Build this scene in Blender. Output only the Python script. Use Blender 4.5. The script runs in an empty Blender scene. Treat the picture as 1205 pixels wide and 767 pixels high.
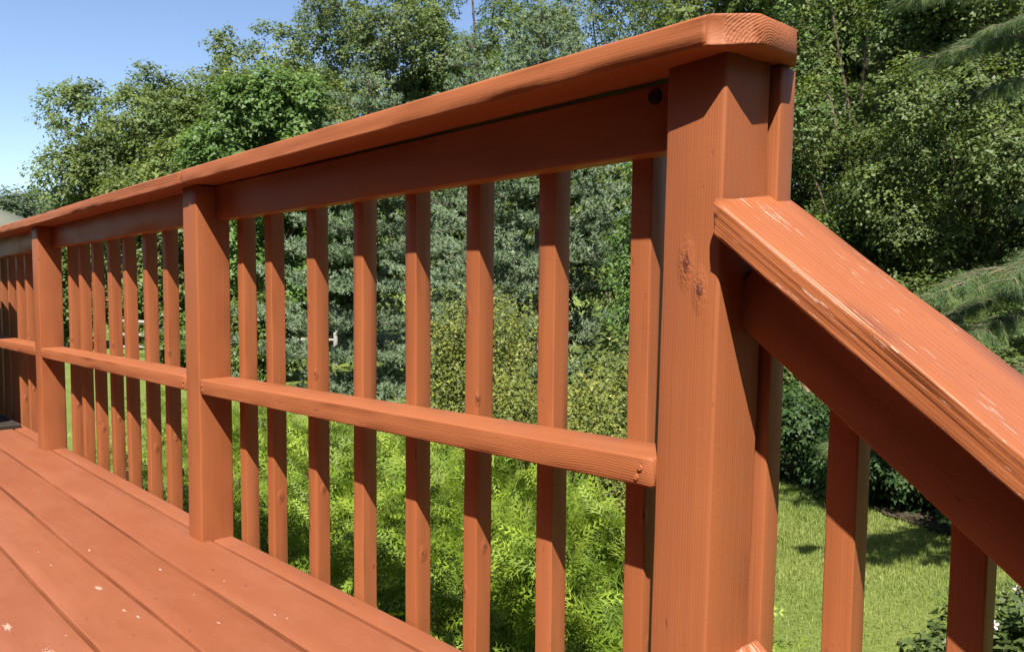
import bpy, bmesh, math, random
import numpy as np
from mathutils import Vector, Matrix

S = bpy.context.scene
COL = S.collection
R = math.radians

# ------------------------------------------------------------------ camera
CAM = Vector((-0.823, -0.522, 0.679))
yaw, pit, rol = R(43.147), R(4.161), R(0.58)
fw = Vector((math.sin(yaw)*math.cos(pit), math.cos(yaw)*math.cos(pit), -math.sin(pit)))
rt = Vector((math.cos(yaw), -math.sin(yaw), 0)); up = rt.cross(fw)
rt2 = rt*math.cos(rol)+up*math.sin(rol); up2 = -rt*math.sin(rol)+up*math.cos(rol)
cd = bpy.data.cameras.new('camera'); cam = bpy.data.objects.new('camera', cd); COL.objects.link(cam)
cam.matrix_world = Matrix(((rt2.x, up2.x, -fw.x, CAM.x), (rt2.y, up2.y, -fw.y, CAM.y), (rt2.z, up2.z, -fw.z, CAM.z), (0, 0, 0, 1)))
cd.sensor_width = 36; cd.lens = 36*940.85/1205; cd.clip_start = .02; cd.clip_end = 2000
S.camera = cam

# ------------------------------------------------------------------ sky and sun
SUN_DIR = Vector((1, .8, -1.75)).normalized()           # the way the light travels
elev = math.asin(-SUN_DIR.z)
W = bpy.data.worlds.new('World'); S.world = W; W.use_nodes = True
nt = W.node_tree; bg = nt.nodes['Background']
sky = nt.nodes.new('ShaderNodeTexSky'); sky.sky_type = 'NISHITA'; sky.sun_disc = False
sky.sun_elevation = elev; sky.sun_rotation = math.atan2(-SUN_DIR.x, -SUN_DIR.y)
sky.air_density = .7; sky.dust_density = .8; sky.ozone_density = .8; sky.altitude = 100
nt.links.new(sky.outputs[0], bg.inputs['Color']); bg.inputs['Strength'].default_value = .086
sl = bpy.data.lights.new('sun', 'SUN'); sl.energy = 5.0; sl.angle = R(.53); sl.color = (1, .94, .85)
so = bpy.data.objects.new('sun', sl); COL.objects.link(so)
so.rotation_euler = SUN_DIR.to_track_quat('-Z', 'Y').to_euler()
S.view_settings.view_transform = 'Standard'; S.view_settings.look = 'None'
S.view_settings.exposure = 1.36; S.view_settings.gamma = 1; S.view_settings.use_curve_mapping = False
S.render.engine = 'CYCLES'
S.cycles.max_bounces = 6; S.cycles.transparent_max_bounces = 8

# ------------------------------------------------------------------ helpers
def tag(o, label=None, cat=None, group=None, kind=None):
    if label: o['label'] = label
    if cat: o['category'] = cat
    if group: o['group'] = group
    if kind: o['kind'] = kind
    return o

def empty(name, loc, label=None, cat=None, group=None):
    o = bpy.data.objects.new(name, None); COL.objects.link(o); o.location = loc
    o.empty_display_size = .1
    return tag(o, label, cat, group)

def link(name, me, parent=None, loc=None):
    o = bpy.data.objects.new(name, me); COL.objects.link(o)
    if loc is not None: o.location = loc
    if parent:
        o.parent = parent
        o.matrix_parent_inverse = Matrix.Translation(-parent.location)
    return o

def np_mesh(name, V, tris=None, quads=None, tint=None, mats=(), smooth=False, normals=None):
    me = bpy.data.meshes.new(name); V = np.asarray(V, np.float32)
    tris = np.zeros((0, 3), np.int32) if tris is None else np.asarray(tris, np.int32)
    quads = np.zeros((0, 4), np.int32) if quads is None else np.asarray(quads, np.int32)
    me.vertices.add(len(V)); me.vertices.foreach_set('co', V.ravel())
    lv = np.concatenate([tris.ravel(), quads.ravel()]).astype(np.int32)
    tot = np.concatenate([np.full(len(tris), 3), np.full(len(quads), 4)]).astype(np.int32)
    st = np.concatenate([[0], np.cumsum(tot)[:-1]]).astype(np.int32) if len(tot) else tot
    me.loops.add(len(lv)); me.loops.foreach_set('vertex_index', lv)
    me.polygons.add(len(tot)); me.polygons.foreach_set('loop_start', st)
    me.update(calc_edges=True)
    if smooth: me.polygons.foreach_set('use_smooth', np.ones(len(tot), bool))
    if tint is not None:
        a = me.color_attributes.new('tint', 'FLOAT_COLOR', 'POINT')
        c = np.ones((len(V), 4), np.float32); c[:, :3] = tint; a.data.foreach_set('color', c.ravel())
    for m in mats: me.materials.append(m)
    return me

def unit(a): return a/np.maximum(np.linalg.norm(a, axis=-1, keepdims=True), 1e-9)

# ------------------------------------------------------------------ materials
def mat(name):
    m = bpy.data.materials.new(name); m.use_nodes = True
    return m, m.node_tree, m.node_tree.nodes['Principled BSDF']

def N(nt, t, **kw):
    n = nt.nodes.new(t)
    for k, v in kw.items():
        if k.startswith('i_'): n.inputs[k[2:].replace('_', ' ')].default_value = v
        else: setattr(n, k, v)
    return n

def math_(nt, op, a, b=None, c=None, clamp=False):
    n = nt.nodes.new('ShaderNodeMath'); n.operation = op; n.use_clamp = clamp
    for i, v in enumerate((a, b, c)):
        if v is None: continue
        if isinstance(v, (int, float)): n.inputs[i].default_value = v
        else: nt.links.new(v, n.inputs[i])
    return n.outputs[0]

def mixc(nt, f, a, b):
    n = nt.nodes.new('ShaderNodeMix'); n.data_type = 'RGBA'
    if isinstance(f, (int, float)): n.inputs[0].default_value = f
    else: nt.links.new(f, n.inputs[0])
    for s, v in ((6, a), (7, b)):
        if isinstance(v, tuple): n.inputs[s].default_value = (*v, 1)
        else: nt.links.new(v, n.inputs[s])
    return n.outputs[2]

def painted_wood(name, col=(.258, .082, .030), grain=1.0, ridge=0.0, ridge_f=900, rings=0.0, wear=0.0, rough=.5,
                 chips=(), knots=(), saw=0.0, dirt=.25, pores=.6, scuff=0.0, endgrain=None):
    """Solid-stained lumber: grain runs along the piece's own X axis."""
    m, nt, p = mat(name); L = nt.links.new
    tc = N(nt, 'ShaderNodeTexCoord'); oi = N(nt, 'ShaderNodeObjectInfo')
    off = N(nt, 'ShaderNodeVectorMath', operation='SCALE'); off.inputs[0].default_value = (13.1, 7.7, 5.3); L(oi.outputs['Random'], off.inputs['Scale'])
    co = N(nt, 'ShaderNodeVectorMath', operation='ADD'); L(tc.outputs['Object'], co.inputs[0]); L(off.outputs[0], co.inputs[1])
    def noise(scale, detail=3, rough=.55, src=None):
        mp = N(nt, 'ShaderNodeMapping'); mp.inputs['Scale'].default_value = scale; L((src or co.outputs[0]), mp.inputs['Vector'])
        n = N(nt, 'ShaderNodeTexNoise'); n.inputs['Scale'].default_value = 1; n.inputs['Detail'].default_value = detail; n.inputs['Roughness'].default_value = rough
        L(mp.outputs[0], n.inputs['Vector']); return n.outputs['Fac']
    n_long = noise((4, 260, 260), 4)
    n_mid = noise((2.2, 70, 70), 3)
    n_blot = noise((5, 9, 9), 3)
    n_fine = noise((220, 420, 420), 2)
    h = math_(nt, 'MULTIPLY', n_long, .45*grain)
    h = math_(nt, 'MULTIPLY_ADD', n_mid, .55*grain, h)
    h = math_(nt, 'MULTIPLY_ADD', n_fine, .16, h)
    sx = N(nt, 'ShaderNodeSeparateXYZ'); L(co.outputs[0], sx.inputs[0])
    if ridge:
        yz = math_(nt, 'ADD', sx.outputs[1], sx.outputs[2])
        w = noise((1.5, 25, 25), 2)
        a = math_(nt, 'MULTIPLY_ADD', w, 16, math_(nt, 'MULTIPLY', yz, ridge_f))
        s = math_(nt, 'SINE', a); s = math_(nt, 'MULTIPLY', s, math_(nt, 'MULTIPLY', noise((2, 30, 30), 1), ridge))
        h = math_(nt, 'ADD', h, s)
    if rings:
        # cathedral figure: shells of a slightly wandering log axis
        wob = noise((1.6, 2, 2), 2); wob2 = noise((6, 5, 5), 1)
        yy = math_(nt, 'MULTIPLY_ADD', wob, .09, sx.outputs[1]); zz = math_(nt, 'MULTIPLY_ADD', wob2, .012, sx.outputs[2])
        rr = math_(nt, 'SQRT', math_(nt, 'ADD', math_(nt, 'MULTIPLY', yy, yy), math_(nt, 'MULTIPLY', zz, zz)))
        s = math_(nt, 'SINE', math_(nt, 'MULTIPLY', rr, 3100))
        h = math_(nt, 'MULTIPLY_ADD', s, .13*rings, h)
    if saw:
        n_saw = noise((330, 12, 12), 2)
        h = math_(nt, 'MULTIPLY_ADD', n_saw, saw, h)
    c = mixc(nt, n_blot, tuple(v*.90 for v in col), tuple(min(1, v*1.10) for v in col))
    c = mixc(nt, math_(nt, 'MULTIPLY', oi.outputs['Random'], .55), c, (col[0]*.86, col[1]*.80, col[2]*.80))   # each board took the stain differently
    fade = noise((1.3, 3, 3), 3)
    c = mixc(nt, math_(nt, 'MULTIPLY', math_(nt, 'SUBTRACT', fade, .5, clamp=True), 1.6, clamp=True), c, (col[0]*1.12, col[1]*1.25, col[2]*1.45))
    c = mixc(nt, math_(nt, 'MULTIPLY', math_(nt, 'SUBTRACT', .62, n_mid, clamp=True), dirt*2.2, clamp=True), c, (col[0]*.62, col[1]*.55, col[2]*.5))
    # tiny pores and pin holes in the film
    po = noise((35, 90, 90), 1)
    pore = math_(nt, 'MULTIPLY', math_(nt, 'SUBTRACT', po, .74, clamp=True), 9*pores, clamp=True)
    c = mixc(nt, pore, c, (col[0]*.35, col[1]*.32, col[2]*.3))
    h = math_(nt, 'MULTIPLY_ADD', pore, -.8, h)
    if wear:
        w1 = noise((22, 430, 430), 3, .6); w2 = noise((6, 22, 22), 2)
        t = math_(nt, 'MULTIPLY_ADD', w2, .55, w1)
        wm = math_(nt, 'MULTIPLY', math_(nt, 'SUBTRACT', t, 1.03-.08*wear, clamp=True), 16, clamp=True)
        c = mixc(nt, wm, c, (.62, .40, .30)); h = math_(nt, 'MULTIPLY_ADD', wm, -.5, h)
    for (cx, cy, cz, rad, kind) in tuple(chips)+tuple(knots):
        d = N(nt, 'ShaderNodeVectorMath', operation='SUBTRACT'); L(tc.outputs['Object'], d.inputs[0]); d.inputs[1].default_value = (cx, cy, cz)
        mp = N(nt, 'ShaderNodeVectorMath', operation='MULTIPLY'); L(d.outputs[0], mp.inputs[0])
        mp.inputs[1].default_value = {'chip': (.7, 1, 0), 'knot': (.55, 1.35, 1), 'scrape': (.4, 1.2, 0)}[kind]
        ln = N(nt, 'ShaderNodeVectorMath', operation='LENGTH'); L(mp.outputs[0], ln.inputs[0])
        nz = noise((140, 190, 190), 3, .65)
        if kind == 'knot':
            k = math_(nt, 'SUBTRACT', 1.0, math_(nt, 'DIVIDE', ln.outputs['Value'], rad), clamp=True)
            sw = math_(nt, 'SINE', math_(nt, 'MULTIPLY', ln.outputs['Value'], 1500))
            h = math_(nt, 'MULTIPLY_ADD', math_(nt, 'MULTIPLY', k, nz), 4.0, h)
            h = math_(nt, 'MULTIPLY_ADD', math_(nt, 'MULTIPLY', k, sw), .12, h)
            kk = math_(nt, 'MULTIPLY', math_(nt, 'SUBTRACT', math_(nt, 'MULTIPLY_ADD', nz, 1.0, k), 1.12, clamp=True), 7, clamp=True)
            c = mixc(nt, kk, c, (.12, .035, .018))
        else:
            k = math_(nt, 'SUBTRACT', math_(nt, 'MULTIPLY_ADD', nz, 2.6, math_(nt, 'SUBTRACT', -.55, math_(nt, 'DIVIDE', ln.outputs['Value'], rad))), .2, clamp=True)
            k = math_(nt, 'MULTIPLY', k, 6, clamp=True)
            c = mixc(nt, math_(nt, 'MULTIPLY', k, .75), c, (.50, .33, .25)); h = math_(nt, 'MULTIPLY_ADD', k, -.7, h)
    if scuff:                                 # dusty traffic marks, fine scratches, flecks of bare wood
        s1 = noise((4, 11, 11), 5, .75); s2 = noise((60, 75, 75), 3, .6); s3 = noise((9, 160, 160), 2)
        c = mixc(nt, math_(nt, 'MULTIPLY', math_(nt, 'SUBTRACT', s1, .46, clamp=True), 2.2*scuff, clamp=True), c, (.245, .092, .05))
        c = mixc(nt, math_(nt, 'MULTIPLY', math_(nt, 'SUBTRACT', math_(nt, 'MULTIPLY_ADD', s1, .30, s2), .90, clamp=True), 9, clamp=True), c, (.45, .33, .27))
        c = mixc(nt, math_(nt, 'MULTIPLY', math_(nt, 'SUBTRACT', s3, .62, clamp=True), 2.2*scuff, clamp=True), c, (.15, .04, .018))
        h = math_(nt, 'MULTIPLY_ADD', s2, .25, h)
    if endgrain:                              # growth rings on the sawn end
        ex, ey, ez = endgrain; q = N(nt, 'ShaderNodeSeparateXYZ'); L(tc.outputs['Object'], q.inputs[0])
        mk = math_(nt, 'MULTIPLY', math_(nt, 'SUBTRACT', q.outputs[0], ex, clamp=True), 300, clamp=True)
        dy = math_(nt, 'SUBTRACT', q.outputs[1], ey); dz = math_(nt, 'SUBTRACT', q.outputs[2], ez)
        rr_ = math_(nt, 'SQRT', math_(nt, 'ADD', math_(nt, 'MULTIPLY', dy, dy), math_(nt, 'MULTIPLY', dz, dz)))
        e1 = math_(nt, 'SINE', math_(nt, 'MULTIPLY', rr_, 2000)); e2 = noise((300, 300, 300), 3, .7)
        h = math_(nt, 'MULTIPLY_ADD', math_(nt, 'MULTIPLY', mk, e1), .16, h); h = math_(nt, 'MULTIPLY_ADD', math_(nt, 'MULTIPLY', mk, e2), 1.5, h)
    L(c, p.inputs['Base Color'])
    p.inputs['Roughness'].default_value = rough
    rr = math_(nt, 'MULTIPLY_ADD', n_blot, .22, rough-.1); L(rr, p.inputs['Roughness'])
    p.inputs['Specular IOR Level'].default_value = .28
    b = N(nt, 'ShaderNodeBump'); b.inputs['Strength'].default_value = 1; b.inputs['Distance'].default_value = .0011
    L(h, b.inputs['Height']); L(b.outputs[0], p.inputs['Normal'])
    return m

def foliage_mat(name, rough=.5, trans=.3, spec=.35, tr_tint=(1.25, 1.2, .55)):
    m, nt, p = mat(name); L = nt.links.new
    a = N(nt, 'ShaderNodeVertexColor', layer_name='tint')
    L(a.outputs[0], p.inputs['Base Color']); p.inputs['Roughness'].default_value = rough; p.inputs['Specular IOR Level'].default_value = spec
    t = N(nt, 'ShaderNodeBsdfTranslucent'); v = N(nt, 'ShaderNodeVectorMath', operation='MULTIPLY'); v.inputs[1].default_value = tr_tint
    L(a.outputs[0], v.inputs[0]); L(v.outputs[0], t.inputs['Color'])
    mx = N(nt, 'ShaderNodeMixShader'); mx.inputs[0].default_value = trans
    L(p.outputs[0], mx.inputs[1]); L(t.outputs[0], mx.inputs[2]); L(mx.outputs[0], nt.nodes['Material Output'].inputs['Surface'])
    return m

def noisy(name, c1, c2, scale=20, rough=.85, bump=.004, stretch=(1, 1, 1), detail=5):
    m, nt, p = mat(name); L = nt.links.new
    tc = N(nt, 'ShaderNodeTexCoord'); mp = N(nt, 'ShaderNodeMapping'); mp.inputs['Scale'].default_value = stretch
    L(tc.outputs['Object'], mp.inputs[0])
    n = N(nt, 'ShaderNodeTexNoise'); n.inputs['Scale'].default_value = scale; n.inputs['Detail'].default_value = detail; L(mp.outputs[0], n.inputs['Vector'])
    f = math_(nt, 'MULTIPLY_ADD', n.outputs['Fac'], 2.2, -.6, clamp=True)
    L(mixc(nt, f, c1, c2), p.inputs['Base Color']); p.inputs['Roughness'].default_value = rough; p.inputs['Specular IOR Level'].default_value = .25
    b = N(nt, 'ShaderNodeBump'); b.inputs['Distance'].default_value = bump; L(n.outputs['Fac'], b.inputs['Height']); L(b.outputs[0], p.inputs['Normal'])
    return m

M_post = painted_wood('painted_post', ridge=.09, ridge_f=1500, grain=.8)
M_corner = painted_wood('painted_corner_post', ridge=.10, ridge_f=1500, grain=.8, saw=.06,
                        knots=((.669, -.0055, -.0445, .021, 'knot'), (.637, .0165, -.0445, .018, 'knot')))
M_bal = painted_wood('painted_baluster', ridge=.07, ridge_f=1300, grain=.9, saw=.10, dirt=.3)
M_rail = painted_wood('painted_rail', rings=.75, grain=.8, dirt=.3)
M_beam = painted_wood('painted_beam', grain=.6, saw=.15)
M_cap = painted_wood('painted_cap', grain=.75, rings=.12, rough=.55, pores=.3, endgrain=(.772, -.02, -.03))
M_worn = painted_wood('worn_handrail', grain=1.5, ridge=.3, ridge_f=700, wear=1.0, rough=.42, rings=.25)
M_worn2 = painted_wood('badly_worn_rail', grain=1.7, wear=1.6, rough=.5)
M_deck = painted_wood('painted_deck', col=(.212, .069, .030), grain=.35, saw=.12, rough=.5, dirt=.12, pores=.8, scuff=.8)
def deck_chips(seed, extra=()):
    rg = random.Random(seed)
    return tuple((rg.uniform(-2.6, -.6), rg.uniform(-.055, .055), 0, rg.uniform(.003, .006), rg.choice(('chip', 'scrape', 'scrape'))) for _ in range(6))+tuple(extra)
M_deckb = [painted_wood('painted_deck_chipped', col=(.212, .069, .030), grain=.35, saw=.12, rough=.5, dirt=.12, pores=.8, scuff=.8, chips=deck_chips(i, ex))
           for i, ex in ((1, ()), (2, ((-2.512, .026, 0, .016, 'scrape'),)), (3, ((-2.35, .02, 0, .014, 'scrape'), (-1.9, -.03, 0, .012, 'scrape'))), (4, ((-2.2, .0, 0, .02, 'scrape'), (-2.0, .03, 0, .014, 'scrape'))))]
M_balk = [painted_wood('painted_baluster_knotty', ridge=.07, ridge_f=1300, grain=1.0, saw=.10, dirt=.35,
                       knots=tuple((random.Random(q*5+k).uniform(-.45, .45), random.Random(q*7+k).choice((-.012, .016)), random.Random(q*3+k).choice((-.018, .0)), random.Random(q+k).uniform(.008, .013), 'knot') for k in range(4))) for q in (1, 2)]
M_bolt = noisy('dark_iron', (.008, .007, .006), (.02, .015, .012), 60, .6, .0005)
M_bark = noisy('bark', (.07, .05, .035), (.17, .13, .10), 9, .9, .02, (1, 1, .25))
M_twig = noisy('twig_brown', (.05, .035, .02), (.12, .08, .05), 30, .9, .003)
M_leaf = foliage_mat('broad_leaf', .5, .42, .3)
M_gloss = foliage_mat('glossy_leaf', .5, .42, .3)
M_needle = foliage_mat('needle', .55, .45, .25, (1.1, 1.15, .7))
M_frond = foliage_mat('scale_leaf', .55, .38, .3, (1.2, 1.2, .45))
M_grassb = foliage_mat('grass_blade', .55, .35, .3)

# ------------------------------------------------------------------ lumber
def rprofile(w, h, r, chamf=()):
    """Upper chain left to right as (y, z); the lower chain mirrors it."""
    k = 3; pts = [(-w/2, 0.0)]
    for i in range(k+1):
        a = math.pi-(math.pi/2)*i/k; pts.append((-w/2+r+r*math.cos(a), h/2-r+r*math.sin(a)))
    n = max(2, int(w/.03)); xs = [-w/2+r+(w-2*r)*i/n for i in range(1, n)]
    xs = sorted(set(xs) | set(chamf)); pts += [(x, h/2) for x in xs]
    for i in range(k+1):
        a = math.pi/2-(math.pi/2)*i/k; pts.append((w/2-r+r*math.cos(a), h/2-r+r*math.sin(a)))
    pts.append((w/2, 0.0)); return pts

def lumber_mesh(name, length, w, h, r=.003, jit=.0005, seed=0, step=.04, endp=None, starp=None, chamf=(), mats=(), sides_div=True):
    """A board: X runs along it, Y across, Z through it; edges eased and faces a touch uneven."""
    rng = random.Random(seed); up_ = rprofile(w, h, r, chamf); n = len(up_)
    ring = up_+[(y, -z) for y, z in up_[-2:0:-1]]; m = len(ring)
    nx = max(1, int(length/step)); e = min(.0025, r)
    xs = [-length/2, -length/2+e]+[-length/2+length*i/nx for i in range(1, nx)]+[length/2-e, length/2]
    ph = [[(rng.uniform(0, 6.28), rng.uniform(2, 7)) for _ in range(2)]+[(rng.uniform(0, 6.28), rng.uniform(15, 45))] for _ in range(m)]
    ph2 = [(rng.uniform(0, 6.28), rng.uniform(1, 3)) for _ in range(2)]
    V = []
    for i, x in enumerate(xs):
        sc = e if i in (0, len(xs)-1) else 0
        for j, (y, z) in enumerate(ring):
            X = x
            if endp: X = min(X, length/2-endp(y)-(e if 0 and sc else 0))
            if starp: X = max(X, -length/2+starp(y))
            d = sum(math.sin(a+f*x) for a, f in ph[j][:2])*.5+.5*math.sin(ph[j][2][0]+ph[j][2][1]*x)
            d2 = d
            yy = y*(1-2*sc/w)+jit*d2*(1 if abs(y) > w/2-r-1e-6 else 0)+jit*1.3*math.sin(ph2[0][0]+ph2[0][1]*x)
            zz = z*(1-2*sc/h)+jit*d*.8+jit*1.3*math.sin(ph2[1][0]+ph2[1][1]*x)
            V.append((X, yy, zz))
    Q = []; T = []
    for i in range(len(xs)-1):
        for j in range(m):
            a, b = i*m+j, i*m+(j+1) % m; Q.append((a, b, b+m, a+m))
    for base, flip in ((0, False), ((len(xs)-1)*m, True)):
        U = [base+j for j in range(n)]; Lw = [base]+[base+m-j for j in range(1, n-1)]+[base+n-1]
        for j in range(n-1):
            if j == 0: f = (U[0], U[1], Lw[1]); (T.append(f[::-1] if not flip else f))
            elif j == n-2: f = (U[j], U[j+1], Lw[j]); (T.append(f[::-1] if not flip else f))
            else: f = (U[j], U[j+1], Lw[j+1], Lw[j]); (Q.append(f[::-1] if not flip else f))
    me = np_mesh(name, V, T, Q, mats=mats, smooth=False)
    bm = bmesh.new(); bm.from_mesh(me); bmesh.ops.recalc_face_normals(bm, faces=bm.faces); bm.to_mesh(me); bm.free()
    return me

def frame(o, centre, xdir, zhint=(0, 0, 1), parent=None):
    """Place a piece with its length along xdir and its thickness towards zhint."""
    x = Vector(xdir).normalized(); z = Vector(zhint); z = (z-x*z.dot(x)).normalized(); y = z.cross(x)
    mw = Matrix(((x.x, y.x, z.x, centre[0]), (x.y, y.y, z.y, centre[1]), (x.z, y.z, z.z, centre[2]), (0, 0, 0, 1)))
    if parent:
        o.parent = parent; o.matrix_parent_inverse = Matrix.Identity(4); o.matrix_basis = Matrix.Translation(-parent.location) @ mw
    else: o.matrix_basis = mw
    return o

SEED = [0]
def board(name, a, b, w, h, zhint, material, parent, **kw):
    a = Vector(a); b = Vector(b); SEED[0] += 1
    me = lumber_mesh(name, (b-a).length, w, h, seed=SEED[0], mats=(material,), **kw)
    o = bpy.data.objects.new(name, me); COL.objects.link(o)
    return frame(o, (a+b)/2, b-a, zhint, parent)

Y1, Y2, Y3 = 1.552, 3.191, 4.79
B = .089
def zd(y):                                   # the old deck has settled towards its far end
    return -.0368*y if y < Y1 else -.0572-.0252*(y-Y1)

# ------------------------------------------------------------------ deck floor
deck = empty('deck_floor', (-1, 2.5, -.1)); tag(deck, kind='structure')
edges = [.0885, .0285, -.1196, -.2587, -.395]
while edges[-1] > -3.2: edges.append(edges[-1]-.1372)
YD = (0.0, Y1, Y2, 6.6)
def bent_board(name, x0, x1, material, j):
    """One long deck board laid over the settled joists (two gentle bends)."""
    w = x0-x1-.0085; xc = (x0+x1)/2
    L_ = YD[-1]-YD[0]
    me = lumber_mesh(name, L_, w, .038, r=.0028, jit=.0005, seed=500+j, step=.05, mats=(material,))
    co = np.empty(len(me.vertices)*3, np.float32); me.vertices.foreach_get('co', co); co = co.reshape(-1, 3)
    yw = co[:, 0]+L_/2+YD[0]
    co[:, 2] += np.array([zd(float(v)) for v in yw])-0.0-(.0)
    co[:, 2] += .0
    me.vertices.foreach_set('co', co.ravel()); me.update()
    o = bpy.data.objects.new(name, me); COL.objects.link(o)
    dz = random.Random(j*7).uniform(-.0012, .0012) if j > 1 else 0
    return frame(o, (xc, L_/2+YD[0], -.019+dz), (0, 1, 0), (0, 0, 1), deck)
for j in range(len(edges)-1):
    bent_board('deck_board', edges[j], edges[j+1], M_deckb[j-1] if 1 <= j <= 4 else M_deck, j)
sub = bpy.data.objects
for (xa, xb_, nm) in ((.0495, .0880, 'rim_joist'), (-.62, -.582, 'floor_joist'), (-1.3, -1.262, 'floor_joist'), (-2.0, -1.962, 'floor_joist')):
    for ya, yb in ((0.002, Y1), (Y1, Y2), (Y2, 6.59)):
        board(nm, ((xa+xb_)/2, ya, zd(ya)-.041-.115), ((xa+xb_)/2, yb, zd(yb)-.041-.115), xb_-xa, .23, (0, 0, 1), M_beam, deck, step=.3)

# ------------------------------------------------------------------ main railing
rail = empty('deck_railing', (.045, 2.4, zd(2.4)), 'reddish brown painted wooden railing with square posts and flat cap along the deck', 'railing')
def post(y, rot, top, bot, material, lean=(0, 0), label=None):
    me = lumber_mesh('post', top-bot, B, B, r=.0042, jit=.0004, seed=int(y*100)+3, step=.03, mats=(material,))
    o = bpy.data.objects.new('post', me); COL.objects.link(o)
    ax = Vector((lean[0], lean[1], 1)); zc = (top+bot)/2
    # piece axes: X up the post, -Z is the deck side
    frame(o, (B/2+lean[0]*zc, y+B/2+lean[1]*zc, zc), ax, (math.cos(rot), math.sin(rot), 0), rail)
    if label: o['label'] = label
    return o
cap_z = lambda y: .9343+(-.0322*y if y < Y1 else -.0499-.0343*(y-Y1))
post(0, -.084, .9335, -.9, M_corner, (.0139, -.0007), 'thick corner post at the head of the stairs with a rough knot')
post(Y1, 0, cap_z(Y1)-.001, -.9, M_post)
post(Y2, 0, cap_z(Y2)-.001, -.9, M_post)
post(Y3, 0, cap_z(Y3)-.001, -.9, M_post)

# cap boards: joint over the second post, clipped corners at the near end
XC0, XC1 = -.0315, .140
cw = XC1-XC0; xm = (XC0+XC1)/2
def clip(y):                                 # local y runs from the yard side (-) to the deck side (+)
    x = xm-y
    if x < .013: return .026*(.013-x)/(.013-XC0)
    if x > .094: return .044*(x-.094)/(XC1-.094)
    return 0.0
JY = 1.57
ct = .0342
za, zb = cap_z(-.038)+ct/2, cap_z(JY)+ct/2
board('cap_board', (xm, JY-.001, zb), (xm, -.038, za), cw, ct, (0, 0, 1), M_cap, rail, endp=clip, chamf=(xm-.013, xm-.094), r=.004, jit=.0009, step=.025)
zc = cap_z(4.9)+ct/2
board('cap_board', (xm+.001, 4.9, zc), (xm+.001, JY+.0015, zb-.0012), cw, ct, (0, 0, 1), M_cap, rail, r=.005, jit=.0012, step=.03)

zm = lambda y: .4393-.0380*y if y < Y1 else .3803-.0300*(y-Y1)
zbm = lambda y: .8362-.0267*y if y < Y1 else .7948-.0335*(y-Y1)
def section(ya, yb, ys, k, bal_bot=-.26):
    a, b = ya+B+.0015, yb-.0015
    # top beam, set into the yard half of the bay
    h = .0895
    def beam_pt(y): return (.070, y, zbm(y)+h/2)
    board('top_beam', beam_pt(b), beam_pt(a), .038, h, (0, 0, 1), M_beam, rail, r=.003, jit=.0006, step=.06)
    def mid_pt(y): return (B/2, y, zm(y)-.019)
    board('mid_rail', mid_pt(b), mid_pt(a), B-.001, .0384, (0, 0, 1), M_rail, rail, r=.003, jit=.0004, step=.02)
    proto = None
    for i, y in enumerate(ys):
        rr = random.Random(int(y*1000)); top = zbm(y)+.075; bot = zd(y)+bal_bot
        if True:
            proto = lumber_mesh('baluster', 1.12, .036, .036, r=.0022, jit=.00035, seed=40+k*10+i, step=.04, mats=((M_bal, M_balk[0], M_balk[1])[(i*2+k) % 3],))
        o = bpy.data.objects.new('baluster', proto); COL.objects.link(o)
        frame(o, (.0893+.018, y, top-.56), (rr.uniform(-.002, .002), rr.uniform(-.004, .004), 1), (1, rr.uniform(-.03, .03), 0), rail)
section(0, Y1, [1.491, 1.333, 1.123, .927, .739, .556, .372, .187], 0)
section(Y1, Y2, [3.096, 2.942, 2.765, 2.577, 2.405, 2.207, 2.030], 1)
section(Y2, Y3, [4.57, 4.385, 4.20, 4.013, 3.837, 3.65, 3.45], 2)
bm = bmesh.new(); bmesh.ops.create_cone(bm, cap_ends=True, segments=8, radius1=.0042, radius2=.0036, depth=.0022)
me_nail = bpy.data.meshes.new('nail_head'); bm.to_mesh(me_nail); bm.free(); me_nail.materials.append(M_beam)
for y, dz in ((B+.021, -.014), (B+.027, -.027), (Y1-.018, -.016), (Y1-.022, -.027), (Y1+B+.018, -.015), (Y1+B+.022, -.028), (Y2-.02, -.014), (Y2-.022, -.027)):
    o = bpy.data.objects.new('nail_head', me_nail); COL.objects.link(o); frame(o, (-.0006, y, zm(y)+dz), (0, 1, 0), (-1, 0, 0), rail)
# bolt head sunk in the beam by the corner post
bm = bmesh.new()
bmesh.ops.create_cone(bm, cap_ends=True, segments=16, radius1=.0105, radius2=.009, depth=.006)
me = bpy.data.meshes.new('bolt'); bm.to_mesh(me); bm.free(); me.materials.append(M_bolt)
o = bpy.data.objects.new('bolt', me); COL.objects.link(o); frame(o, (.0495, .137, .906), (0, 1, 0), (-1, 0, 0), rail)

# ------------------------------------------------------------------ stair railing
stair = empty('stair_railing', (.05, -.3, .1), 'sloping stair handrail with scratched worn top, running down from the corner post', 'railing')
ms = .75; dn = Vector((0, -1, -ms))
tilt = Vector((-.105, 0, 1))                 # top face leans a little towards the deck side
hx0, hx1 = -.0215, .143
hc = lambda y: Vector(((hx0+hx1)/2, y, .7705+ms*y))
nrm = Vector((-.09, -ms*.8, .8)).normalized()
th = .0335
tp = lambda y: hc(y)-nrm*(th/2)
def plumb(yl): return 0.0
board('handrail', tp(.008)+Vector((0, 0, 0)), tp(-1.5), .166, th, nrm, M_worn, stair, r=.0045, jit=.0014, step=.018)
stair_handrail = bpy.data.objects['handrail']
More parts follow.
